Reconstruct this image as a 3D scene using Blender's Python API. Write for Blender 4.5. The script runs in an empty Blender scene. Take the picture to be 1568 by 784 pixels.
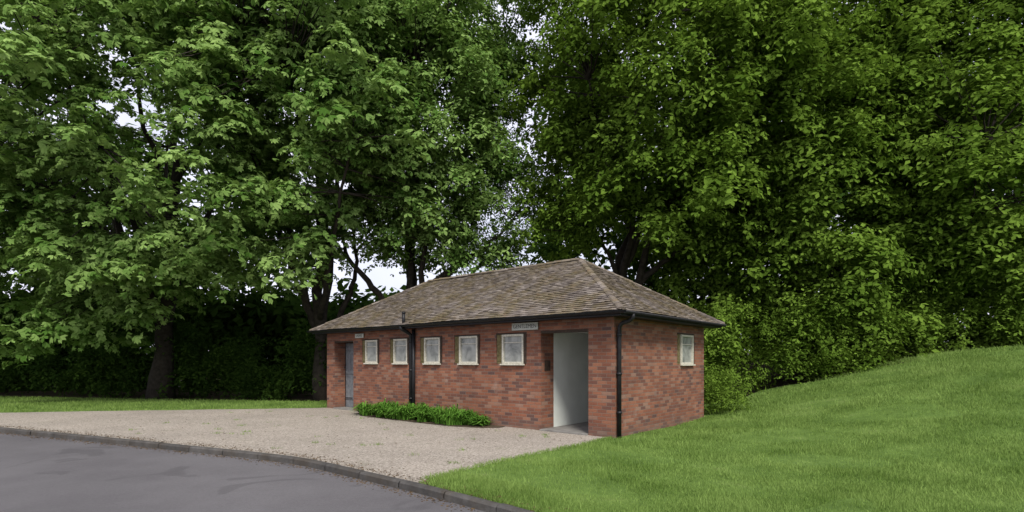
import bpy, math, random
import numpy as np
from mathutils import Vector
random.seed(3)
RNG=np.random.default_rng(7)
scene=bpy.context.scene
scene.view_settings.view_transform='Standard'
scene.view_settings.look='None'
scene.view_settings.exposure=0
col=scene.collection

# ---------------------------------------------------------------- camera
cam=bpy.data.cameras.new('camera'); co=bpy.data.objects.new('camera',cam); col.objects.link(co)
co.location=(0,0,1.6); co.rotation_euler=(math.radians(90),0,0)
cam.lens=36*826/1568; cam.sensor_width=36; cam.shift_y=160/1568; cam.clip_end=2000
scene.camera=co

# ---------------------------------------------------------------- light
SE,SA=math.radians(48),math.radians(168)   # azimuth measured clockwise from +Y
w=bpy.data.worlds.new('World'); scene.world=w; w.use_nodes=True
nt=w.node_tree; nt.nodes.clear()
sky=nt.nodes.new('ShaderNodeTexSky'); sky.sky_type='NISHITA'; sky.sun_disc=False
sky.sun_elevation=SE; sky.sun_rotation=SA; sky.dust_density=4; sky.air_density=1.0; sky.ozone_density=1
# bright broken cloud over the clear-sky colour
tcw=nt.nodes.new('ShaderNodeTexCoord'); nz=nt.nodes.new('ShaderNodeTexNoise'); nz.inputs['Scale'].default_value=2.2; nz.inputs['Detail'].default_value=5
nt.links.new(tcw.outputs['Generated'],nz.inputs['Vector'])
rp=nt.nodes.new('ShaderNodeValToRGB'); rp.color_ramp.elements[0].position=.3; rp.color_ramp.elements[0].color=(.55,.55,.55,1); rp.color_ramp.elements[1].position=.6; rp.color_ramp.elements[1].color=(.95,.95,.95,1)
nt.links.new(nz.outputs['Fac'],rp.inputs[0])
hs=nt.nodes.new('ShaderNodeMix'); hs.data_type='RGBA'; nt.links.new(rp.outputs[0],hs.inputs[0]); hs.inputs[7].default_value=(7.8,7.8,9.0,1)
bg=nt.nodes.new('ShaderNodeBackground'); bg.inputs[1].default_value=0.15
out=nt.nodes.new('ShaderNodeOutputWorld')
nt.links.new(sky.outputs[0],hs.inputs[6]); nt.links.new(hs.outputs[2],bg.inputs[0]); nt.links.new(bg.outputs[0],out.inputs[0])
sl=bpy.data.lights.new('sun','SUN'); sl.energy=4.3; sl.angle=math.radians(14); sl.color=(1,.96,.88)
so=bpy.data.objects.new('sun',sl); col.objects.link(so)
sd=Vector((math.sin(SA)*math.cos(SE),math.cos(SA)*math.cos(SE),math.sin(SE)))
so.rotation_euler=sd.to_track_quat('Z','Y').to_euler(); so.location=(0,0,30)

# ---------------------------------------------------------------- material helpers
class M:
    def __init__(s,name):
        s.m=bpy.data.materials.new(name); s.m.use_nodes=True; s.t=s.m.node_tree; s.n=s.t.nodes
        s.b=s.n['Principled BSDF']; s.out=s.n['Material Output']
        s.b.inputs['Specular IOR Level'].default_value=0.25
        s.tc=s.n.new('ShaderNodeTexCoord')
    def L(s,a,b): s.t.links.new(a,b)
    def val(s,x,sock):
        if isinstance(x,(int,float)): sock.default_value=x
        elif isinstance(x,(tuple,list)): sock.default_value=tuple(x) if len(x)==len(sock.default_value) else tuple(x)+(1,)
        else: s.L(x,sock)
    def noise(s,scale,detail=4,rough=.55,vec=None,dist=0):
        n=s.n.new('ShaderNodeTexNoise'); n.inputs['Scale'].default_value=scale; n.inputs['Detail'].default_value=detail
        n.inputs['Roughness'].default_value=rough; n.inputs['Distortion'].default_value=dist
        s.L(vec if vec else s.tc.outputs['Object'],n.inputs['Vector']); return n.outputs['Fac']
    def ramp(s,fac,stops):
        r=s.n.new('ShaderNodeValToRGB'); e=r.color_ramp.elements
        while len(e)<len(stops): e.new(.5)
        for i,(p,c) in enumerate(stops):
            e[i].position=p; e[i].color=tuple(c)+(1,) if not isinstance(c,(int,float)) else (c,c,c,1)
        s.L(fac,r.inputs[0]); return r.outputs[0]
    def mix(s,f,a,b,mode='MIX'):
        n=s.n.new('ShaderNodeMix'); n.data_type='RGBA'; n.blend_type=mode
        s.val(f,n.inputs[0]); s.val(a,n.inputs[6]); s.val(b,n.inputs[7]); return n.outputs[2]
    def math(s,op,a,b=0,c=None):
        n=s.n.new('ShaderNodeMath'); n.operation=op; s.val(a,n.inputs[0]); s.val(b,n.inputs[1])
        if c is not None: s.val(c,n.inputs[2])
        return n.outputs[0]
    def sep(s,v):
        n=s.n.new('ShaderNodeSeparateXYZ'); s.L(v,n.inputs[0]); return n.outputs
    def comb(s,x,y,z):
        n=s.n.new('ShaderNodeCombineXYZ'); s.val(x,n.inputs[0]); s.val(y,n.inputs[1]); s.val(z,n.inputs[2]); return n.outputs[0]
    def white(s,v):
        n=s.n.new('ShaderNodeTexWhiteNoise'); n.noise_dimensions='3D'; s.L(v,n.inputs['Vector']); return n.outputs['Value']
    def bump(s,h,strength=.4,dist=.02):
        n=s.n.new('ShaderNodeBump'); n.inputs['Strength'].default_value=strength; n.inputs['Distance'].default_value=dist
        s.L(h,n.inputs['Height']); s.L(n.outputs[0],s.b.inputs['Normal'])
    def attr(s,name):
        n=s.n.new('ShaderNodeAttribute'); n.attribute_name=name; return n.outputs['Fac']
    def fin(s,color,rough=.8):
        s.val(color,s.b.inputs['Base Color']); s.val(rough,s.b.inputs['Roughness']); return s.m

def mat_simple(name,c1,c2,scale=8,rough=.8,bump=.2,bs=60):
    m=M(name); c=m.ramp(m.noise(scale,5),[(.3,c1),(.7,c2)])
    if bump: m.bump(m.noise(bs,3),bump,.01)
    return m.fin(c,rough)

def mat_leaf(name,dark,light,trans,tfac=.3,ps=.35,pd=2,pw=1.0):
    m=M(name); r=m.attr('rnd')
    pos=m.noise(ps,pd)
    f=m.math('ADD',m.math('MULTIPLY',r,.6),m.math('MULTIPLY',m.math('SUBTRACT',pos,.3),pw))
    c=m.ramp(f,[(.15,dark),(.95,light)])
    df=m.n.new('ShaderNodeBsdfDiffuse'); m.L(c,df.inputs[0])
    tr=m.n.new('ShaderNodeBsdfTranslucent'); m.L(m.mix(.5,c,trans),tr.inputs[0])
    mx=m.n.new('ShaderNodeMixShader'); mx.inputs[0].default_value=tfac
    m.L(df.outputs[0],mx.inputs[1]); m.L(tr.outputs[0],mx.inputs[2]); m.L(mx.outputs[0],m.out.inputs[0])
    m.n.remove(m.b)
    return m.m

leafA=mat_leaf('chestnut_leaves',(.065,.14,.024),(.28,.41,.125),(.26,.40,.07))
leafB=mat_leaf('dark_leaves',(.062,.115,.014),(.165,.26,.04),(.19,.31,.03))
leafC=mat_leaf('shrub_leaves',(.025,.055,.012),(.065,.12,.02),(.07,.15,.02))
leafD=mat_leaf('bed_leaves',(.06,.15,.02),(.15,.30,.05),(.16,.32,.03),.3,2.0)
leafG=mat_leaf('grass_blades',(.08,.145,.025),(.23,.33,.09),(.20,.33,.06),.25,.9,5,1.6)
bark=mat_simple('bark',(.018,.015,.012),(.05,.042,.032),6,.95,.8,25)

def mat_brick(stain=True):
    m=M('brick'); o=m.sep(m.tc.outputs['Object'])
    h=m.math('ADD',o[0],o[1]); h=m.math('ADD',h,40)
    row=m.math('FLOOR',m.math('DIVIDE',m.math('ADD',o[2],10),.075))
    odd=m.math('MULTIPLY',m.math('MODULO',row,2),.5)
    hx=m.math('ADD',m.math('DIVIDE',h,.225),odd); cx=m.math('FLOOR',hx)
    fx=m.math('FRACT',hx); fz=m.math('FRACT',m.math('DIVIDE',m.math('ADD',o[2],10),.075))
    dx=m.math('MULTIPLY',m.math('MINIMUM',fx,m.math('SUBTRACT',1,fx)),.225)
    dz=m.math('MULTIPLY',m.math('MINIMUM',fz,m.math('SUBTRACT',1,fz)),.075)
    d=m.math('MINIMUM',dx,dz)
    wob=m.math('MULTIPLY',m.noise(30,3),.004)
    joint=m.ramp(m.math('MULTIPLY',m.math('SUBTRACT',d,wob),100),[(.18,(1,)*3),(.48,(0,)*3)])
    rnd=m.white(m.comb(cx,row,3))
    c=m.ramp(rnd,[(0,(.10,.06,.054)),(.08,(.15,.068,.05)),(.35,(.195,.078,.049)),(.62,(.235,.094,.056)),(.85,(.275,.122,.074)),(1,(.245,.148,.11))])
    c=m.mix(.5,c,m.ramp(m.noise(45,4),[(.3,(.6,.6,.6)),(.7,(1.2,1.2,1.2))]),'MULTIPLY')
    c=m.mix(joint,c,(.165,.13,.105))
    big=m.ramp(m.noise(1.1,5,.6),[(.3,(.72,.70,.70)),(.65,(1.05,1.03,1.0))])
    c=m.mix(.8,c,big,'MULTIPLY')
    efl=m.ramp(m.noise(1.7,6,.7),[(.60,(0,)*3),(.72,(1,)*3)]); c=m.mix(m.math('MULTIPLY',efl,.3),c,(.34,.29,.25))
    zz=m.math('ADD',o[2],m.math('MULTIPLY',m.noise(2.5,5),.5))
    st=m.ramp(zz,[(.18,(.6,)*3),(.52,(0,)*3)])
    c=m.mix(st,c,(.10,.082,.07))
    m.bump(m.math('ADD',m.math('SUBTRACT',1,joint),m.math('MULTIPLY',m.noise(80,3),.5)),.5,.006)
    return m.fin(c,.88)
brick=mat_brick()

def mat_tile():
    m=M('roof_tile'); r=m.attr('rnd')
    c=m.ramp(r,[(0,(.085,.070,.060)),(.4,(.135,.114,.10)),(.75,(.175,.15,.132)),(1,(.23,.20,.178))])
    moss=m.ramp(m.noise(1.5,8,.72),[(.42,(0,)*3),(.60,(1,)*3)])
    mc=m.ramp(m.noise(9,4),[(.3,(.075,.068,.022)),(.55,(.13,.098,.04)),(.75,(.155,.088,.04))])
    c=m.mix(m.math('MULTIPLY',moss,.68),c,mc)
    lich=m.ramp(m.noise(14,5,.7),[(.60,(0,)*3),(.68,(1,)*3)])
    c=m.mix(m.math('MULTIPLY',lich,.35),c,(.28,.25,.22))
    m.bump(m.noise(40,5),.6,.012)
    return m.fin(c,.92)
tile=mat_tile()
white=mat_simple('white_paint_wall',(.56,.59,.55),(.68,.71,.67),1.5,.7,.15)
concrete=mat_simple('concrete',(.13,.125,.115),(.23,.22,.205),5,.9,.4)
black=mat_simple('black_gutter_paint',(.008,.008,.01),(.02,.02,.022),9,.45,.1)
olive=mat_simple('olive_timber',(.085,.07,.028),(.17,.14,.065),12,.75,.3)
brown=mat_simple('dark_brown_timber',(.025,.017,.012),(.06,.04,.028),12,.7,.3)
wframe=mat_simple('white_window_paint',(.36,.34,.27),(.60,.58,.50),25,.6,.3)
greydoor=mat_simple('grey_door_paint',(.10,.11,.12),(.19,.20,.21),7,.65,.3)
signm=mat_simple('sign_board',(.36,.38,.34),(.50,.51,.47),30,.6,.1)
ink=mat_simple('sign_letters',(.02,.02,.02),(.05,.05,.05),30,.6,0)
def mat_glass():
    m=M('obscured_glass'); c=m.ramp(m.noise(3.2,4,.6,dist=.6),[(.3,(.10,.11,.10)),(.5,(.24,.25,.23)),(.75,(.36,.37,.34))])
    m.bump(m.noise(70,2),.3,.01); m.b.inputs['Specular IOR Level'].default_value=.6; return m.fin(c,.22)
glass=mat_glass()

def mat_lawn():
    m=M('lawn'); n1=m.noise(.9,5,.6); n2=m.noise(6,6,.7); n3=m.noise(70,4,.7)
    c=m.ramp(n1,[(.3,(.08,.145,.025)),(.55,(.12,.205,.04)),(.75,(.175,.26,.07))])
    c=m.mix(.6,c,m.ramp(n2,[(.3,(.55,.6,.5)),(.7,(1.2,1.15,1.1))]),'MULTIPLY')
    c=m.mix(.7,c,m.ramp(n3,[(.3,(.45,.5,.4)),(.7,(1.3,1.25,1.2))]),'MULTIPLY')
    bare=m.ramp(m.noise(.9,6,.7),[(.62,(0,)*3),(.72,(1,)*3)])
    c=m.mix(m.math('MULTIPLY',bare,.55),c,(.17,.16,.07))
    m.bump(m.math('ADD',n3,n2),.8,.03); return m.fin(c,.9)
lawnm=mat_lawn()
def mat_gravel():
    m=M('gravel'); n1=m.noise(.5,5,.6); n3=m.noise(150,3,.8)
    v=m.n.new('ShaderNodeTexVoronoi'); v.inputs['Scale'].default_value=45; m.L(m.tc.outputs['Object'],v.inputs['Vector'])
    sp=m.n.new('ShaderNodeSeparateColor'); m.L(v.outputs['Color'],sp.inputs[0])
    c=m.ramp(sp.outputs[0],[(0,(.20,.172,.145)),(.4,(.30,.268,.228)),(.8,(.38,.345,.30)),(1,(.46,.425,.375))])
    c=m.mix(.6,c,m.ramp(n1,[(.3,(.74,.72,.70)),(.7,(1.1,1.07,1.04))]),'MULTIPLY')
    c=m.mix(.5,c,m.ramp(n3,[(.3,(.6,.6,.6)),(.7,(1.2,1.2,1.2))]),'MULTIPLY')
    moss=m.ramp(m.noise(1.6,8,.75),[(.58,(0,)*3),(.70,(1,)*3)])
    c=m.mix(m.math('MULTIPLY',moss,.45),c,(.14,.14,.075))
    m.bump(m.math('ADD',v.outputs['Distance'],n3),.6,.015); return m.fin(c,.93)
gravelm=mat_gravel()
def mat_road():
    m=M('asphalt'); n1=m.noise(.35,6,.65); n3=m.noise(160,3,.8)
    c=m.ramp(n1,[(.32,(.09,.085,.09)),(.7,(.135,.129,.134))])
    c=m.mix(.7,c,m.ramp(n3,[(.3,(.5,.5,.5)),(.7,(1.4,1.4,1.4))]),'MULTIPLY')
    c=m.mix(.4,c,m.ramp(m.noise(28,5,.8),[(.3,(.6,.6,.6)),(.7,(1.25,1.25,1.25))]),'MULTIPLY')
    patch=m.ramp(m.noise(.8,3,.5,vec=None,dist=1.0),[(.60,(0,)*3),(.63,(1,)*3)])
    c=m.mix(m.math('MULTIPLY',patch,.4),c,(.055,.052,.055))
    m.bump(n3,.5,.01); return m.fin(c,.85)
roadm=mat_road()
soil=mat_simple('woodland_floor',(.035,.026,.016),(.085,.062,.038),4,.95,.8,30)
litter_m=mat_leaf('leaf_litter',(.06,.04,.022),(.13,.09,.05),(.1,.07,.03),.05)
def mat_kerb():
    m=M('kerb_stone'); r=m.attr('rnd')
    c=m.mix(.7,m.ramp(m.noise(5,6,.7),[(.3,(.042,.040,.038)),(.7,(.095,.09,.085))]),m.ramp(r,[(0,(.7,)*3),(1,(1.2,)*3)]),'MULTIPLY')
    c=m.mix(m.math('MULTIPLY',m.ramp(m.noise(2,6,.7),[(.45,(0,)*3),(.6,(1,)*3)]),.5),c,(.05,.038,.025))
    m.bump(m.noise(50,4),.6,.01); return m.fin(c,.9)
kerbm=mat_kerb()

# ---------------------------------------------------------------- mesh helpers
def mesh_q(name,V,F,mat,rnd=None,parent=None,smooth=False):
    V=np.asarray(V,dtype=np.float32).reshape(-1,3); F=np.asarray(F,dtype=np.int32).reshape(-1,4)
    me=bpy.data.meshes.new(name); me.vertices.add(len(V)); me.vertices.foreach_set('co',V.ravel())
    me.loops.add(F.size); me.loops.foreach_set('vertex_index',F.ravel())
    me.polygons.add(len(F)); me.polygons.foreach_set('loop_start',np.arange(len(F),dtype=np.int32)*4)
    me.update(calc_edges=True)
    if rnd is not None:
        a=me.attributes.new('rnd','FLOAT','FACE'); a.data.foreach_set('value',np.asarray(rnd,dtype=np.float32))
    me.polygons.foreach_set('use_smooth',np.full(len(F),bool(smooth)))
    me.materials.append(mat)
    o=bpy.data.objects.new(name,me); col.objects.link(o)
    if parent: o.parent=parent
    return o
def empty(name,loc=(0,0,0),rotz=0):
    e=bpy.data.objects.new(name,None); col.objects.link(e); e.location=loc; e.rotation_euler=(0,0,rotz); e.empty_display_size=.5; return e
BF=np.array([[0,3,2,1],[4,5,6,7],[0,1,5,4],[1,2,6,5],[2,3,7,6],[3,0,4,7]])
class Boxes:
    def __init__(s): s.v=[];s.f=[]
    def box(s,x0,x1,y0,y1,z0,z1):
        if x1-x0<1e-4 or y1-y0<1e-4 or z1-z0<1e-4: return
        b=len(s.v); s.v+=[(x0,y0,z0),(x1,y0,z0),(x1,y1,z0),(x0,y1,z0),(x0,y0,z1),(x1,y0,z1),(x1,y1,z1),(x0,y1,z1)]
        s.f+=[tuple(r) for r in (BF+b)]
    def make(s,name,mat,parent,bevel=0):
        o=mesh_q(name,s.v,s.f,mat,parent=parent)
        if bevel:
            md=o.modifiers.new('b','BEVEL'); md.width=bevel; md.segments=2; md.limit_method='ANGLE'
        return o
class Tubes:
    def __init__(s): s.v=[];s.f=[];s.n=0
    def add(s,P,R,sides=7):
        P=np.asarray(P,float); R=np.asarray(R,float); n=len(P)
        T=np.gradient(P,axis=0); T/=np.linalg.norm(T,axis=1)[:,None]+1e-9
        ref=np.array([1.,0,0]) if abs(T[0][0])<.8 else np.array([0,1.,0])
        a=np.linspace(0,2*math.pi,sides,endpoint=False); rings=[]
        for i in range(n):
            e1=ref-T[i]*np.dot(ref,T[i]); e1/=np.linalg.norm(e1); e2=np.cross(T[i],e1); ref=e1
            rings.append(P[i]+R[i]*(np.cos(a)[:,None]*e1+np.sin(a)[:,None]*e2))
        s.v.append(np.concatenate(rings)); b=s.n
        i,j=np.meshgrid(np.arange(n-1),np.arange(sides),indexing='ij'); j2=(j+1)%sides
        s.f.append(np.stack([b+i*sides+j,b+i*sides+j2,b+(i+1)*sides+j2,b+(i+1)*sides+j],-1).reshape(-1,4))
        s.n+=n*sides
        c0=P[0];c1=P[-1]
        s.v.append(np.array([c0,c1])); k0=s.n;k1=s.n+1; s.n+=2
        q=[]
        for t in range(0,sides-1,2):
            q.append([k0,b+(t+2)%sides,b+t+1,b+t]); e=b+(n-1)*sides
            q.append([k1,e+t,e+t+1,e+(t+2)%sides])
        s.f.append(np.array(q))
    def make(s,name,mat,parent=None,off=(0,0,0)):
        return mesh_q(name,np.concatenate(s.v)-np.array(off),np.concatenate(s.f),mat,parent=parent,smooth=True)

def ss(t): t=np.clip(t,0,1); return t*t*(3-2*t)
def terr(x,y): return 1.95*ss((x-4.6)/11.5)*ss((y-2)/13)+ .9*ss((x-13)/20)*ss((y-2)/13)
def undul(x,y): return .03*np.sin(x*1.3+.7*y)*np.sin(y*.9-x*.4)*ss((x-2.5)/2)

def catmull(P,n=10):
    P=[np.array(p,float) for p in P]; P=[2*P[0]-P[1]]+P+[2*P[-1]-P[-2]]; o=[]
    for i in range(1,len(P)-2):
        for k in range(n):
            t=k/n; a,b,c,d=P[i-1],P[i],P[i+1],P[i+2]
            o.append(.5*((2*b)+(-a+c)*t+(2*a-5*b+4*c-d)*t*t+(-a+3*b-3*c+d)*t**3))
    o.append(P[-2]); return np.array(o)
def inpoly(x,y,poly):
    r=np.zeros(x.shape,bool); n=len(poly); j=n-1
    for i in range(n):
        xi,yi=poly[i];xj,yj=poly[j]
        c=((yi>y)!=(yj>y))&(x<(xj-xi)*(y-yi)/(yj-yi+1e-12)+xi); r^=c; j=i
    return r
def ngon(name,poly,z,mat,skirt=.16):
    me=bpy.data.meshes.new(name); n=len(poly)
    V=[(p[0],p[1],z) for p in poly]; F=[tuple(range(n))]
    if skirt:
        V+=[(p[0],p[1],z-skirt) for p in poly]
        F+=[(i,i+n,(i+1)%n+n,(i+1)%n) for i in range(n)]
    me.from_pydata(V,[],F); me.materials.append(mat)
    o=bpy.data.objects.new(name,me); col.objects.link(o)
    import bmesh
    bm=bmesh.new(); bm.from_mesh(me); bmesh.ops.triangulate(bm,faces=bm.faces[:]); bmesh.ops.recalc_face_normals(bm,faces=bm.faces[:])
    bm.to_mesh(me); bm.free(); return o

# ---------------------------------------------------------------- ground surfaces
KB=catmull([(-60,33),(-30,20.8),(-17,15.1),(-12.3,12.96),(-7.72,10.92),(-5.91,10.09),(-4.36,9.37),(-3.35,8.81),(-2.49,8.11),(-1.33,7.14),(-.67,6.55),(.21,5.7),(1.2,4.6),(2.5,3.2),(3.9,1.6),(6,-1),(10,-7),(18,-20)],8)
gx=np.unique(np.concatenate([np.linspace(-400,-40,14),np.linspace(-40,45,86),np.linspace(45,400,14)]))
gy=np.unique(np.concatenate([np.linspace(-200,-10,8),np.linspace(-10,45,56),np.linspace(45,600,16)]))
X,Y=np.meshgrid(gx,gy,indexing='ij'); Z=terr(X,Y)-.15*(1-ss((Y-23.5)/2))-.03
V=np.stack([X,Y,Z],-1).reshape(-1,3); ny=len(gy)
I,J=np.meshgrid(np.arange(len(gx)-1),np.arange(ny-1),indexing='ij')
F=np.stack([I*ny+J,(I+1)*ny+J,(I+1)*ny+J+1,I*ny+J+1],-1)
mesh_q('ground',V,F,soil,smooth=True)
road=[tuple(p) for p in KB]+[(18,-60),(-80,-60),(-80,33)]
ngon('road',road,-.10,roadm,0)
T=np.gradient(KB,axis=0); T/=np.linalg.norm(T,axis=1)[:,None]; N=np.stack([T[:,1],-T[:,0]],-1)
if N[60][1]>0: N=-N    # towards the road (-y)
seg=np.linalg.norm(np.diff(KB,axis=0),axis=1); S=np.concatenate([[0],np.cumsum(seg)])
def kb(s): return np.array([np.interp(s,S,KB[:,0]),np.interp(s,S,KB[:,1])])
def kn(s): n=np.array([np.interp(s,S,N[:,0]),np.interp(s,S,N[:,1])]); return n/np.linalg.norm(n)
kv=[];kf=[];kr=[]; s=20.
while s<S[-1]-8:
    ln=.90; a,b_=s+.006,s+ln-.006; rr=random.random(); dz=random.uniform(-.006,.006); dn=random.uniform(-.006,.006)
    ks=[a,(a+b_)/2,b_]; base=len(kv)
    for q in ks:
        p=kb(q);n=kn(q)
        for (o_,z) in [(0,-.2),(0,.006),(.075,.006),(.10,-.018),(.108,-.2)]:
            pp=p+n*(o_+dn); kv.append((pp[0],pp[1],z+dz))
    for i in range(2):
        for j in range(4):
            kf.append((base+i*5+j,base+i*5+j+1,base+(i+1)*5+j+1,base+(i+1)*5+j)); kr.append(rr)
    for e in (0,2): kf.append((base+e*5,base+e*5+1,base+e*5+2,base+e*5+4)); kr.append(rr)
    s+=ln
mesh_q('kerb',kv,kf,kerbm,kr)
i0=np.argmin(np.abs(KB[:,0]+18.6)); i1=np.argmin(np.abs(KB[:,0]+1.25))
up=catmull([(-1.13,7.25),(-.62,7.96),(.17,8.93),(1.0,9.85),(1.75,10.75),(2.0,11.0)],5)
j=RNG.normal(0,.025,up.shape); j[0]=0; up=up+j
left=catmull([(-6.6,18.1),(-9,17.7),(-12,17.2),(-15.7,16.5),(-18.4,16.05)],6); left[1:-1]+=RNG.normal(0,.04,left[1:-1].shape)
gravel=[tuple(p) for p in KB[i0:i1+1]]+[tuple(p) for p in up]+[(3.5,13),(-4,19.5),(-6.0,18.4)]+[tuple(p) for p in left]
ngon('gravel_path',gravel,.004,gravelm,.18)
ll=[tuple(p) for p in left[::-1]][1:]+[(-6.0,18.4),(-3,21),(-8,21.2),(-15,22.3),(-22,23.8),(-40,27),(-50,29)]+[tuple(p) for p in KB[4:i0+1]]
ngon('lawn',ll,-.002,lawnm,.18)
kbl=[tuple(p) for p in KB if p[0]>-1.1]
ed=np.array([p for p in kbl[::-1]]+[tuple(p-np.array([.04,0])) for p in up]+[(2.3,11.3),(2.6,18.5)])
ed=ed[np.argsort(ed[:,1])]
ys=np.unique(np.concatenate([np.arange(-4,18.2,.2)])); xs=np.concatenate([[0],np.linspace(.1,1,50)**2.0])
xb=np.interp(ys,ed[:,1],ed[:,0])
GX=xb[:,None]+(62-xb[:,None])*xs[None,:]; GY=np.repeat(ys[:,None],len(xs),1)+ (0.6*np.sin(GX*.9)+.3*np.sin(GX*2.3))*ss((np.repeat(ys[:,None],len(xs),1)-15.5)/2.5)
GZ=terr(GX,GY)+undul(GX,GY)
V=np.stack([GX,GY,GZ],-1).reshape(-1,3); nx=len(xs)
I,J=np.meshgrid(np.arange(len(ys)-1),np.arange(nx-1),indexing='ij')
F=np.stack([I*nx+J,I*nx+J+1,(I+1)*nx+J+1,(I+1)*nx+J],-1).reshape(-1,4)
lawn_o=mesh_q('lawn',V,F,lawnm,smooth=True)

def blades(name,px,py,pz,h,wd,mat,lean=.5):
    n=len(px); a=RNG.uniform(0,2*math.pi,n); l=RNG.uniform(0,lean,n)*h; b=RNG.uniform(0,2*math.pi,n)
    P=np.stack([px,py,pz],-1); W=np.stack([np.cos(a),np.sin(a),0*a],-1)*wd[:,None]
    U=np.stack([np.cos(b)*l,np.sin(b)*l,h],-1)
    V=np.stack([P-W,P+W,P+U+W*.15,P+U-W*.15],1).reshape(-1,3)
    return mesh_q(name,V,np.arange(n*4).reshape(-1,4),mat,RNG.uniform(0,1,n))
n=340000
dpt=5.2+13*RNG.uniform(0,1,n)**1.5; ang=RNG.uniform(-.16,1.03,n); px=dpt*ang; py=dpt
ok=px>np.interp(py,ed[:,1],ed[:,0])+.02
th=math.atan2(-.65,.76); ct,st_=math.cos(th),math.sin(th)
def tolocal(x,y): dx,dy=x-2.10,y-11.1; return dx*ct+dy*st_, -dx*st_+dy*ct
lx,ly=tolocal(px,py); ok&=~((lx<.05)&(ly>-.05)); ok&=py<18
thin=np.sin(px*1.1+2*np.sin(py*.7))*np.sin(py*1.4+1.5*np.sin(px*.8)); ok&=~((thin>.4)&(RNG.random(n)<.75))
px,py=px[ok],py[ok]
k=1+.12*(py-5)
clump=.75+.5*np.sin(px*2.1+1.3*np.sin(py*1.7))*np.sin(py*2.6+px)+.45*(RNG.random(len(px))**6)*3
h=RNG.uniform(.018,.045,len(px))*k**.6*clump.clip(.4,2.1); wd=RNG.uniform(.002,.0045,len(px))*k
blades('grass',px,py,terr(px,py)+undul(px,py)-.004,h,wd,leafG,.8)
n=50000; px=RNG.uniform(-26,-3,n); py=RNG.uniform(15.5,26,n); ok=inpoly(px,py,ll); px,py=px[ok],py[ok]
blades('grass',px,py,0*px,RNG.uniform(.03,.08,len(px)),RNG.uniform(.006,.012,len(px)),leafG,.8)
E=[]
for t in np.linspace(0,1,2600):
    p=np.array([np.interp(t*(len(up)-1),np.arange(len(up)),up[:,0]),np.interp(t*(len(up)-1),np.arange(len(up)),up[:,1])]); E.append(p+RNG.normal(0,.06,2))
for s_ in np.linspace(S[i1],S[i1]+6,1500): p=kb(s_)-kn(s_)*abs(RNG.normal(0,.03)); E.append(p)
for c_ in range(60):   # weeds in the gravel
    x=RNG.uniform(-9,1); y=RNG.uniform(8,17)
    if inpoly(np.array([x]),np.array([y]),gravel)[0]:
        for q in range(RNG.integers(6,40)): E.append(np.array([x,y])+RNG.normal(0,.05,2))
E=np.array(E); m_=len(E); blades('grass',E[:,0],E[:,1],0*E[:,0],RNG.uniform(.02,.06,m_),RNG.uniform(.003,.006,m_),leafG,1.0)
L=[]
for s_ in RNG.uniform(25,S[i1]+6,9000):
    side=RNG.random()
    if side<.5: o_=.115+abs(RNG.normal(0,.09)); z=-.097
    else: o_=-abs(RNG.normal(0,.14)); z=.012
    p=kb(s_)+kn(s_)*o_; L.append((p[0],p[1],z))
for q in range(900):
    x=RNG.uniform(-12,1.5); y=RNG.uniform(7,18)
    if inpoly(np.array([x]),np.array([y]),gravel)[0]: L.append((x,y,.012))
L=np.array(L); m_=len(L); a=RNG.uniform(0,6.28,m_); r=RNG.uniform(.008,.024,m_)
W1=np.stack([np.cos(a)*r,np.sin(a)*r,RNG.uniform(0,.006,m_)],-1); W2=np.stack([-np.sin(a)*r*.6,np.cos(a)*r*.6,RNG.uniform(0,.006,m_)],-1)
mesh_q('leaf_litter',np.stack([L-W1,L-W2,L+W1,L+W2],1).reshape(-1,3),np.arange(m_*4).reshape(-1,4),litter_m,RNG.uniform(0,1,m_))

# ---------------------------------------------------------------- building
B=empty('brick_toilet_block',(2.10,11.1,0),th)
H=2.5; LEN=11.0; WID=4.87; TH=.23
wins=[(-3.27,-2.32),(-4.76,-3.82),(-6.15,-5.23),(-7.53,-6.62),(-8.95,-8.05)]
ZW0,ZW1=1.52,2.23
front=[(-1.90,-.62,0,2.28),(-10.54,-9.43,0,2.24)]+[(a,b,ZW0,ZW1) for a,b in wins]
wb=Boxes()
front.sort(); x=-LEN
for (a,b,z0,z1) in front:
    wb.box(x,a,0,TH,-.1,H)
    if z0>0: wb.box(a,b,0,TH,-.1,z0)
    wb.box(a,b,0,TH,z1,H); x=b
wb.box(x,0,0,TH,-.1,H)
SW=(3.12,4.16,1.50,2.26)
wb.box(-TH,0,TH,SW[0],-.1,H); wb.box(-TH,0,SW[0],SW[1],-.1,SW[2]); wb.box(-TH,0,SW[0],SW[1],SW[3],H); wb.box(-TH,0,SW[1],WID,-.1,H)
wb.box(-LEN,-LEN+TH,TH,WID,-.1,H); wb.box(-LEN+TH,-TH,WID-TH,WID,-.1,H)
wb.box(-2.13,-1.90,TH,.50,-.1,2.28)
wb.box(-10.77,-10.54,TH,.40,-.1,2.24); wb.box(-9.43,-9.20,TH,.40,-.1,2.24)
wb.box(-.62,-TH,TH,.48,-.1,2.28)
wb.make('walls',brick,B)
pl=Boxes(); pl.box(-2.13,-1.895,.5,3.0,.0,2.28); pl.box(-1.895,-TH,3.0,3.1,0,2.28); pl.box(-.26,-TH-.002,.48,3.0,0,2.28); pl.box(-2.13,-TH,.24,3.1,2.285,2.33)
pl.make('plaster_walls',white,B)
fl=Boxes(); fl.box(-1.895,-.625,-.06,3.0,-.1,.035); fl.box(-10.535,-9.435,-.06,.9,-.1,.035); fl.make('thresholds',concrete,B,.008)
dk=Boxes(); dk.box(-1.895,-.625,.01,.14,2.22,2.279); dk.box(-10.535,-9.435,.01,.14,2.19,2.239)
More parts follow.
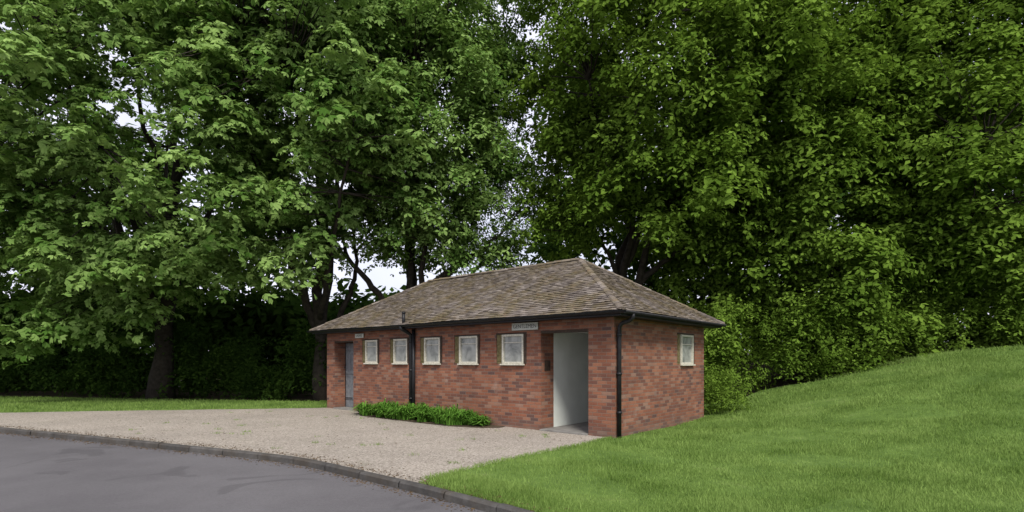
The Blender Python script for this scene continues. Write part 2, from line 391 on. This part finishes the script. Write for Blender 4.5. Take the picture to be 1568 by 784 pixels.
dk.box(-1.898,-1.888,.14,.36,1.36,1.60); dk.make('lintels_and_plaque',brown,B,.003)
gd=Boxes(); xx=-10.53
while xx<-9.45:
    gd.box(xx,min(xx+.135,-9.44),.42,.455,.04,2.18); xx+=.142
for z in (.3,1.15,1.95): gd.box(-10.5,-9.47,.40,.42,z,z+.09)
gd.make('door',greydoor,B,.004)
gh=Boxes(); gh.box(-9.62,-9.60,.36,.40,1.0,1.14); gh.box(-10.5,-10.1,.392,.40,.33,.36); gh.make('door_furniture',black,B)
def window(face,a0,a1,z0,z1,k):
    def bx(B_,p0,p1,d0,d1,q0,q1):
        if face=='f': B_.box(p0,p1,d0,d1,q0,q1)
        else: B_.box(-d1,-d0,p0,p1,q0,q1)
    ol=Boxes();wf=Boxes();gl=Boxes();br=Boxes()
    wl=.20; wr=.075
    bx(ol,a0+.004,a0+wl,.015,.10,z0+.004,z1-.004)
    for i in range(4): bx(ol,a0+.03,a0+wl-.02,.004,.015,z0+.06+i*.155,z0+.17+i*.155)
    bx(br,a1-wr,a1-.004,-.02,.10,z0+.004,z1-.004)
    bx(br,a0-.0,a1,-.012,.003,z1,z1+.035)
    c0,c1=a0+wl,a1-wr; f=.05
    bx(wf,c0,c1,-.03,.06,z0+.0,z0+f); bx(wf,c0,c1,-.03,.06,z1-f-.004,z1-.004)
    bx(wf,c0,c0+f,-.03,.06,z0+f,z1-f-.004); bx(wf,c1-f,c1,-.03,.06,z0+f,z1-f-.004)
    bx(wf,c0-.03,c1+.03,-.07,-.002,z0-.035,z0-.001)
    bx(wf,c0+f,c1-f,-.005,.04,z0+.5,z0+.52)
    bx(gl,c0+f,c1-f,.015,.03,z0+f,z1-f-.004)
    bx(br,a0,a1,.101,.12,z0,z1)
    for b_,nm,m_,bv in ((ol,'side_louvre',olive,.004),(wf,'window_frame',wframe,.006),(gl,'window_pane',glass,0),(br,'window_surround',brown,.003)):
        b_.make(nm,m_,B,bv)
for k,(a,b) in enumerate(wins): window('f',a,b,ZW0,ZW1,k)
window('s',SW[0],SW[1],SW[2],SW[3],9)
OV=.33
sf=Boxes(); sf.box(-LEN-OV,OV,-OV,WID+OV,2.502,2.53)
e=OV+.002
sf.box(-LEN-e,e,-e-.02,-e,2.49,2.60); sf.box(-LEN-e,e,WID+e,WID+e+.02,2.49,2.60); sf.box(e,e+.02,-e-.02,WID+e+.02,2.49,2.60); sf.box(-LEN-e-.02,-LEN-e,-e-.02,WID+e+.02,2.49,2.60)
sf.make('soffit_and_fascia',black,B)
def gutter(p,q,outv):
    p=np.array(p,float);q=np.array(q,float);o_=np.array(outv,float); V=[];F=[]; r=.06; n=9
    for e_ in (p,q):
        for rr in (r,r-.006):
            for i in range(n):
                a=math.pi*i/(n-1); V.append(e_+o_*(-math.cos(a)*rr)+np.array([0,0,-math.sin(a)*rr]))
    for i in range(n-1):
        F.append((i,i+1,2*n+i+1,2*n+i)); F.append((n+i,3*n+i,3*n+i+1,n+i+1))
    F.append((0,2*n,3*n,n)); F.append((n-1,2*n-1,4*n-1,3*n-1))
    for b_ in (0,2*n):
        for i in range(n-1): F.append((b_+i,b_+n+i,b_+n+i+1,b_+i+1))
    mesh_q('gutter',V,F,black,parent=B,smooth=True)
g=OV+.085; zg=2.585
gutter((-LEN-g-.06,-g,zg),(g+.06,-g,zg),(0,-1,0)); gutter((g,-g+.062,zg),(g,WID+g,zg),(1,0,0)); gutter((-LEN-g+.06,WID+g,zg),(g-.07,WID+g,zg),(0,1,0)); gutter((-LEN-g,-g+.07,zg),(-LEN-g,WID+g-.07,zg),(-1,0,0))
tb=Tubes()
tb.add([(g,.02,2.55),(g,.03,2.47),(g-.08,.05,2.41),(.14,.09,2.37),(.07,.10,2.30),(.065,.10,2.1),(.065,.10,.0)],[.045]*7,10)
tb.add([(-6.47,-g,2.55),(-6.47,-g,2.49),(-6.47,-.2,2.40),(-6.47,-.07,2.32),(-6.47,-.065,2.1),(-6.47,-.065,.0)],[.055]*6,10)
tb.add([(-6.36,-.06,2.48),(-6.36,-.06,0)],[.045]*2,10)
for z in (.5,1.3,2.1):
    tb.add([(.065,.10,z),(.065,.10,z+.05)],[.058]*2,10); tb.add([(-6.47,-.065,z),(-6.47,-.065,z+.05)],[.068]*2,10)
tb.add([(-6.5,-.30,2.58),(-6.5,-.30,2.92)],[.045,.045],10)
tb.add([(-6.5,-.30,2.92),(-6.5,-.30,2.96)],[.06,.055],10)
tb.make('downpipes',black,B)
RZ=4.31; EZ=2.60; XR=-WID/2; XL=-LEN+WID/2; YM=WID/2; oe=OV+.06
run=WID/2+oe; rise=RZ-EZ; SL=math.hypot(run,rise)
c=[(-LEN-oe,-oe,EZ),(oe,-oe,EZ),(oe,WID+oe,EZ),(-LEN-oe,WID+oe,EZ),(XL,YM,RZ),(XR,YM,RZ)]
me=bpy.data.meshes.new('roof_deck'); me.from_pydata([(a,b,z-.03) for a,b,z in c],[],[(0,1,5,4),(1,2,5),(2,3,4,5),(3,0,4),(3,2,1,0)]); me.materials.append(brown)
o=bpy.data.objects.new('roof_deck',me); col.objects.link(o); o.parent=B
TV=[];TF=[];TR=[]
planes=[((-LEN-oe,-oe),(1,0),(0,1),LEN+2*oe),((oe,-oe),(0,1),(-1,0),WID+2*oe),((oe,WID+oe),(-1,0),(0,-1),LEN+2*oe),((-LEN-oe,WID+oe),(0,-1),(1,0),WID+2*oe)]
cs,sn=run/SL,rise/SL
for (og,al,inn,Le) in planes:
    al3=np.array([al[0],al[1],0.]); b3=np.array([inn[0]*cs,inn[1]*cs,sn]); n3=np.cross(al3,b3); n3/=np.linalg.norm(n3)
    if n3[2]<0:n3=-n3
    O=np.array([og[0],og[1],EZ]); k=0; s=-.04
    while s<SL-.02:
        ins=max(0,run*(s+.05)/SL)
        a=math.floor(ins/.165)*.165+(.0825 if k%2 else 0)-.165
        while a<Le-ins:
            a0=max(a+.002,ins-.01); a1=min(a+.163,Le-ins+.01)
            if a1-a0>.03:
                lo=.030+random.uniform(-.003,.008); hi=.004; ds=random.uniform(-.008,.008); tw=random.uniform(-.004,.004)
                wv=.012*math.sin(a*1.1+s*2)
                s0=s+ds; s1=min(s+.17,SL+.01); th_=.013
                q=[]
                for (aa,s_,l_) in ((a0,s0,lo+tw),(a1,s0,lo-tw),(a1,s1,hi),(a0,s1,hi)):
                    q.append(O+al3*aa+b3*s_+n3*(l_+wv-th_))
                for (aa,s_,l_) in ((a0,s0,lo+tw),(a1,s0,lo-tw),(a1,s1,hi),(a0,s1,hi)):
                    q.append(O+al3*aa+b3*s_+n3*(l_+wv))
                bse=len(TV); TV+=q; TF+=[tuple(r) for r in BF+bse]; TR+=[random.random()]*6
            a+=.165
        s+=.10; k+=1
mesh_q('roof_tiles',TV,TF,tile,TR,parent=B)
HV=[];HF=[];HR=[]
def ridge(p,q,r=.085,step=.28):
    p=np.array(p,float);q=np.array(q,float);d=q-p;Ln=np.linalg.norm(d);d/=Ln
    side=np.cross(d,[0,0,1.]);side/=np.linalg.norm(side);upv=np.cross(side,d)
    s=0
    while s<Ln:
        e_=min(s+step+.03,Ln+.02); b_=len(HV); rr=random.random(); j_=random.uniform(-.006,.006)
        for (t,rad) in ((s,r+.012),(e_,r-.004)):
            for i in range(7):
                a=math.pi*i/6; HV.append(p+d*t+side*math.cos(a)*rad*1.15+upv*(math.sin(a)*rad*.75-.02+j_))
        for i in range(6): HF.append((b_+i,b_+i+1,b_+8+i,b_+7+i)); HR.append(rr)
        HF.append((b_,b_+1,b_+2,b_+3)); HR.append(rr); HF.append((b_,b_+3,b_+4,b_+5)); HR.append(rr)
        s+=step
cc=[np.array(p)+np.array([0,0,.015]) for p in c]
ridge(cc[0],cc[4],.07);ridge(cc[1],cc[5],.07);ridge(cc[2],cc[5],.07);ridge(cc[3],cc[4],.07);ridge(cc[4],cc[5],.085)
mesh_q('ridge_tiles',HV,HF,tile,HR,parent=B)
def sign(x0,x1,z0,z1,y,txt,size):
    sb=Boxes(); sb.box(x0,x1,y,y+.02,z0,z1); sb.box(x0+.1,x0+.13,y+.02,-.001,z0+.05,z0+.08); sb.box(x1-.13,x1-.1,y+.02,-.001,z0+.05,z0+.08); sb.make('sign_board',signm,B,.004)
    t=bpy.data.curves.new('sign_text','FONT'); t.body=txt; t.size=size; t.align_x='CENTER'; t.align_y='CENTER'; t.extrude=.001; t.materials.append(ink)
    o=bpy.data.objects.new('sign_text',t); col.objects.link(o); o.parent=B; o.location=((x0+x1)/2,y-.002,(z0+z1)/2); o.rotation_euler=(math.radians(90),0,0)
sign(-2.72,-1.94,2.31,2.48,-.06,'GENTLEMEN',.125)
sign(-9.25,-8.80,2.31,2.44,-.06,'LADIES',.10)

# ---------------------------------------------------------------- planting bed (strap leaves)
bed=empty('flowerbed_plants',(0,0,0))
ncl=66; ctt=RNG.uniform(3.5,8.4,ncl); cdd=RNG.uniform(.12,.78,ncl); chh=RNG.uniform(.32,.66,ncl)
per=60; nb=ncl*per
tt=np.repeat(ctt,per)+RNG.normal(0,.05,nb); dd=np.repeat(cdd,per)+RNG.normal(0,.045,nb)
endf=np.clip(np.minimum(tt-3.3,8.65-tt)/.8,.25,1)
dd=np.clip(dd*np.clip(endf+.15,.5,1),.03,1)
wx=-tt; wy=-dd
bxw=2.10+wx*ct-wy*st_; byw=11.1+wx*st_+wy*ct
hh=np.repeat(chh,per)*RNG.uniform(.6,1.15,nb)*np.clip(endf+.2,.5,1); a=RNG.uniform(0,6.283,nb); reach=RNG.uniform(.08,.42,nb); wv=RNG.uniform(.010,.022,nb)
D=np.stack([np.cos(a),np.sin(a),0*a],-1); Wd=np.stack([-np.sin(a),np.cos(a),0*a],-1)
P0=np.stack([bxw,byw,0*a],-1); wn=np.array([st_,-ct,0.]) ; D=D+wn*np.clip(.30-dd,0,.3)[:,None]*3
rows=[]
for t,wf_ in ((0,.8),(.35,1),(.65,.9),(.85,.6),(1,.08)):
    z=hh*(1.6*t-.85*t*t*(1+reach)); Pt=P0+D*(reach*t**1.5)[:,None]; Pt[:,2]=np.maximum(z,.02)
    rows.append(np.stack([Pt-Wd*(wv*wf_)[:,None],Pt+Wd*(wv*wf_)[:,None]],1))
R_=np.concatenate(rows,1)
Fq=np.array([[0,1,3,2],[2,3,5,4],[4,5,7,6],[6,7,9,8]])
F=(np.arange(nb)[:,None,None]*10+Fq[None]).reshape(-1,4)
mesh_q('strap_leaves',R_.reshape(-1,3),F,leafD,np.repeat(RNG.uniform(0,1,nb),4),parent=bed)
def loc2w(x,y): return (2.10+x*ct-y*st_, 11.1+x*st_+y*ct)
sp=[loc2w(x,y) for x,y in ((-2.95,-.02),(-2.9,-.30),(-3.2,-.58),(-3.9,-.82),(-5,-.88),(-6.5,-.86),(-7.8,-.83),(-8.4,-.5),(-8.55,-.02))]
so_=ngon('soil_bed',sp,.012,soil,0); so_.parent=bed

# ---------------------------------------------------------------- foliage
def norm(v): return v/(np.linalg.norm(v,axis=-1,keepdims=True)+1e-9)
def clump_tpl(rng,n,R,th_,L,lets,wr=.36,spread=2.3):
    r=R*np.sqrt(rng.random(n)); a=rng.uniform(0,2*math.pi,n)
    lump=.75+.35*np.sin(a*3+rng.uniform(0,6)); r=r*lump
    C=np.stack([r*np.cos(a),r*np.sin(a),rng.normal(0,th_,n)-.45*r*r/R],-1)
    out=np.stack([np.cos(a),np.sin(a),0*a],-1)
    nr=norm(np.stack([rng.normal(0,.38,n),rng.normal(0,.38,n),np.ones(n)],-1)+out*(.9*r/R)[:,None])
    e1=norm(np.cross(nr,np.stack([rng.normal(0,1,n),rng.normal(0,1,n),rng.normal(0,1,n)],-1))); e2=np.cross(nr,e1)
    V=[];rn=[]; base=rng.random(n); sz=rng.uniform(.7,1.2,n)*L
    for k in range(lets):
        ph=(k-(lets-1)/2)*spread/max(lets-1,1)+rng.normal(0,.15,n)
        d=norm(np.cos(ph)[:,None]*e1+np.sin(ph)[:,None]*e2-nr*.38)
        sd_=norm(np.cross(nr,d)); l=(sz*(1-.18*abs(k-(lets-1)/2)/max(lets/2,1)))[:,None]
        V.append(np.stack([C,C+d*l*.62-sd_*l*wr*.5,C+d*l-nr*l*.08,C+d*l*.62+sd_*l*wr*.5],1)); rn.append(base+rng.normal(0,.06,n))
    return np.concatenate(V,0).reshape(-1,3), np.concatenate(rn)
def clump_set(seed,**k):
    r=np.random.default_rng(seed); return [clump_tpl(r,**k) for _ in range(7)]
tplA=clump_set(1,n=62,R=1.0,th_=.10,L=.23,lets=4,wr=.46)
tplB=clump_set(2,n=120,R=1.0,th_=.20,L=.19,lets=2,wr=.62,spread=1.7)
tplC=clump_set(3,n=50,R=1.0,th_=.30,L=.34,lets=2,wr=.6,spread=2)
tplS=clump_set(4,n=110,R=.8,th_=.26,L=.15,lets=2,wr=.6,spread=2)
def place(rng,P,tpl,sc=(.7,1.15),tilt=.18,cen=None,outl=.3):
    VV=[];RR=[]
    for p in P:
        V,r=tpl[rng.integers(len(tpl))]; a=rng.uniform(0,2*math.pi); s=rng.uniform(*sc)
        c_,s_=math.cos(a),math.sin(a); Rz=np.array([[c_,-s_,0],[s_,c_,0],[0,0,1]])
        tx,ty=rng.normal(0,tilt,2)
        if cen is not None:
            d=p-cen; q=np.hypot(d[0],d[1])+1e-6; tx+=outl*d[0]/q; ty+=outl*d[1]/q
        u3=norm(np.array([tx,ty,1.])); e1=norm(np.cross([0,1.,0],u3)); e2=np.cross(u3,e1); Rt=np.stack([e1,e2,u3],1)
        VV.append((V*s)@(Rt@Rz).T+p); RR.append(r+rng.normal(0,.14))
    return np.concatenate(VV),np.clip(np.concatenate(RR),0,1)
def crown_pts(rng,cen,rad,n,inner=.5,keep=None,back=.35):
    cen=np.array(cen,float);rad=np.array(rad,float);out=[];ph=rng.uniform(0,6,6)
    while len(out)<n:
        d=norm(rng.normal(0,1,3)); q=(inner**3+(1-inner**3)*rng.random())**(1/3)
        if d[1]*q>.25 and rng.random()>back: continue
        lump=1+.13*math.sin(3*d[0]*2+ph[0]+4*d[2])+.10*math.sin(5*d[1]+ph[1]+3*d[0])+.08*math.sin(9*d[2]+ph[2])
        p=cen+d*rad*q*lump
        if p[2]<.5 or p[2]>18.5+.12*(p[1]-15): continue
        lx,ly=tolocal(p[0],p[1])
        if -12.2<lx<1.2 and -1.5<ly<6.0 and p[2]<5.6: continue
        if keep and not keep(p,rng): continue
        out.append(p)
    return np.array(out)
def bez(p0,p1,lift,rng,n=9,wob=.12):
    p0=np.array(p0,float);p1=np.array(p1,float); t=np.linspace(0,1,n)[:,None]
    m_=p0*.5+p1*.5+np.array([0,0,lift])+rng.normal(0,.3,3)*np.linalg.norm(p1-p0)*.12
    P=(1-t)**2*p0+2*t*(1-t)*m_+t**2*p1; Ln=np.linalg.norm(p1-p0)
    P[1:-1]+=rng.normal(0,wob*Ln*.08,(n-2,3)); return P
def tree(name,base,cen,rad,n,tpl,mat,seed,tr=.3,fork=3.0,nl=9,keep=None,inner=.5,sc=(.7,1.15),limbs=(),extra=None):
    rng=np.random.default_rng(seed); E_=empty(name,base); base=np.array(base,float)
    P=crown_pts(rng,cen,rad,n,inner,keep)
    if extra is not None: P=np.concatenate([P,extra])
    V,r=place(rng,P,tpl,sc,cen=np.array(cen))
    mesh_q('crown_leaves',V-base,np.arange(len(V)).reshape(-1,4),mat,r,parent=E_)
    T_=Tubes(); top=np.array([cen[0]*.6+base[0]*.4,cen[1]*.6+base[1]*.4+1.5,cen[2]+rad[2]*.45])
    tp=bez(base-[0,0,.3],top,0,rng,14)
    Lr=np.linspace(0,1,14); R=tr*(1-.85*Lr); R[0]=tr*1.5; R[1]=tr*1.12
    T_.add(tp,R,10); nodes=[tp[5:]]
    for i in range(nl):
        k=int(np.argmin(np.abs(tp[:,2]-(base[2]+fork+ (rad[2]*.9)*rng.random()**1.3)))); k=max(2,min(k,12))
        tgt=P[rng.integers(len(P))]
        for _ in range(5):
            if tgt[2]<tp[k][2]+.3: tgt=P[rng.integers(len(P))]
        tgt=tp[k]+(tgt-tp[k])*.8
        lb=bez(tp[k],tgt,-.2,rng,10); r0=R[k]*.62; T_.add(lb,np.linspace(r0,.03,10),7); nodes.append(lb[3:])
    for (pl_,r0,r1) in limbs:
        q=catmull(pl_,5); q[1:-1]+=rng.normal(0,.03,q[1:-1].shape); T_.add(q,np.linspace(r0,r1,len(q)),8); nodes.append(q[len(q)//3:])
    nd=np.concatenate(nodes)
    for p in P:
        if rng.random()<.6:
            d=np.linalg.norm(nd-p,axis=1); k=int(d.argmin())
            if d[k]<4: T_.add(bez(nd[k],p,.05,rng,6),np.linspace(.035*min(1,d[k]/2+.3),.010,6),4)
    T_.make('trunk_and_limbs',bark,E_,base)
    return E_

def keepgap(p,rng):
    r=p[0]/p[1]; el=(p[2]-1.6)/p[1]
    if -.06<r<.03 and .2<el<.5: return rng.random()<.5
    if -.36<r<.02 and el<.21: return rng.random()<.35
    return True
rx=np.random.default_rng(91)
def gapx(n,x0,x1,z0,z1,y0=20.5,y1=23.5): return np.stack([rx.uniform(x0,x1,n),rx.uniform(y0,y1,n),rx.uniform(z0,z1,n)],-1)
tree('horse_chestnut_tree',(-15.5,23.8,-.1),(-14.5,21.6,11),(8.4,7.2,7.4),760,tplA,leafA,11,.42,3.2,9,
  extra=np.concatenate([gapx(30,-17,-9,4.4,5.8,17,21),gapx(25,-15,-9,12,16,17,21)]))
tree('horse_chestnut_tree',(-25,22.5,-.1),(-24,21.5,10.6),(7.0,7.2,7.2),400,tplA,leafA,12,.4,3.2,7)
tree('horse_chestnut_tree',(-8.0,23,-.1),(-7.6,21.6,12.0),(5.4,5.2,7.2),560,tplA,leafA,13,.30,2.6,8,keep=keepgap,
  limbs=[([(-8,23,2.2),(-8.6,22.8,3.6),(-9.1,22.6,5.0),(-9.6,22,7)],.17,.06),([(-8,23,2.0),(-7.2,23,3.8),(-6.6,22.8,5.4),(-6.5,22,7.5)],.16,.05)])
tree('oak_tree',(-4.6,22.5,-.1),(-3.8,22.2,12.0),(4.2,4.6,6.6),440,tplB,leafA,14,.34,2.6,8,keep=keepgap,
  extra=np.concatenate([gapx(46,-2.2,.9,6.3,14),gapx(34,-2.2,1.5,13,18),gapx(16,-2.8,.8,5.6,8.2,21,22.6),gapx(14,-6.5,-2.5,5.8,8,22,24)]),
  limbs=[([(-4.7,22.5,2.6),(-3.8,22.3,4.2),(-2.4,22,5.4),(-1.0,21.8,6.2),(.0,21.5,7.2)],.22,.03),([(-4.7,22.5,2.8),(-5.6,22.5,4.4),(-6.6,22.2,5.6),(-7.0,22,6.8)],.18,.05),
         ([(-2.4,22,5.4),(-1.7,22,6.8),(-1.5,22,8.6),(-1.0,22,10.5)],.12,.03),([(-3.8,22.3,4.2),(-3.6,22,6),(-3.0,22,8)],.14,.05)])
tree('oak_tree',(4.4,21.8,-.1),(6.0,20.6,12.2),(5.9,5.2,6.8),580,tplB,leafB,15,.30,3.6,7,keep=keepgap,sc=(.75,1.25),
  extra=gapx(14,.4,3,5.6,8.5,20,22),
  limbs=[([(4.4,21.8,3.6),(5.2,21.6,4.8),(6.4,21.2,5.8),(7.6,20.8,6.4)],.17,.05),([(4.4,21.8,4.2),(4.0,21.6,5.6),(3.2,21.2,6.8)],.12,.04),([(5.2,21.6,4.8),(5.4,21.4,6.2),(6.0,21,7.4)],.12,.04)])
tree('oak_tree',(12,22,1.5),(11.6,21.4,9.8),(6.0,4.4,9.0),660,tplB,leafB,16,.33,2.5,5,sc=(.8,1.3),inner=.65)
tree('oak_tree',(18.5,21.5,2.0),(18.2,20.6,9.9),(6.1,4.4,9.0),660,tplB,leafB,17,.33,2.5,5,sc=(.8,1.3),inner=.65)
tree('oak_tree',(25.5,19.5,2.4),(25,19.5,10),(5.5,5,8.6),240,tplB,leafB,18,.33,2.5,4,sc=(.8,1.3))
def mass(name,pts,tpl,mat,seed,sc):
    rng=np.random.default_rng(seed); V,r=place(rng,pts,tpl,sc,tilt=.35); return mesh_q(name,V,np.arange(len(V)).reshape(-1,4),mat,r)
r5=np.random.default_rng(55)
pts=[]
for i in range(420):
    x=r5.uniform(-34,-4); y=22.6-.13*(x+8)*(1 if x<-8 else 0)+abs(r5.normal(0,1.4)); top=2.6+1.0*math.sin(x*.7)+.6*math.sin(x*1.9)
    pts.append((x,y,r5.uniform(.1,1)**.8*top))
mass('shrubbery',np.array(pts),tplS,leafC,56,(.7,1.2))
pts=[]
for i in range(380):
    x=r5.uniform(5.8,26); y=18.1+.4*math.sin(x)+abs(r5.normal(0,1.2)); pts.append((x,y,terr(x,y)+r5.uniform(.05,3.0)))
mass('shrubbery',np.array(pts),tplS,leafB,57,(.6,1.1))
pts=[]
for i in range(34):
    x,y=loc2w(r5.uniform(-.4,.7),r5.uniform(5.3,6.6)); pts.append((x,y,r5.uniform(.05,1.25)))
mass('bush',np.array(pts),tplS,leafB,58,(.3,.6))
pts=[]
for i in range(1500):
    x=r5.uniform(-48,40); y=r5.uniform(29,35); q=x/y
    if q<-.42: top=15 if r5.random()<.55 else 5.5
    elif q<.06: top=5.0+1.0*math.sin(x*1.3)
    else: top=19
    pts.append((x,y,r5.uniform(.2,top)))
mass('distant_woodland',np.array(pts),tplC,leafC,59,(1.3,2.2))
print('faces',sum(len(m.polygons) for m in bpy.data.meshes))
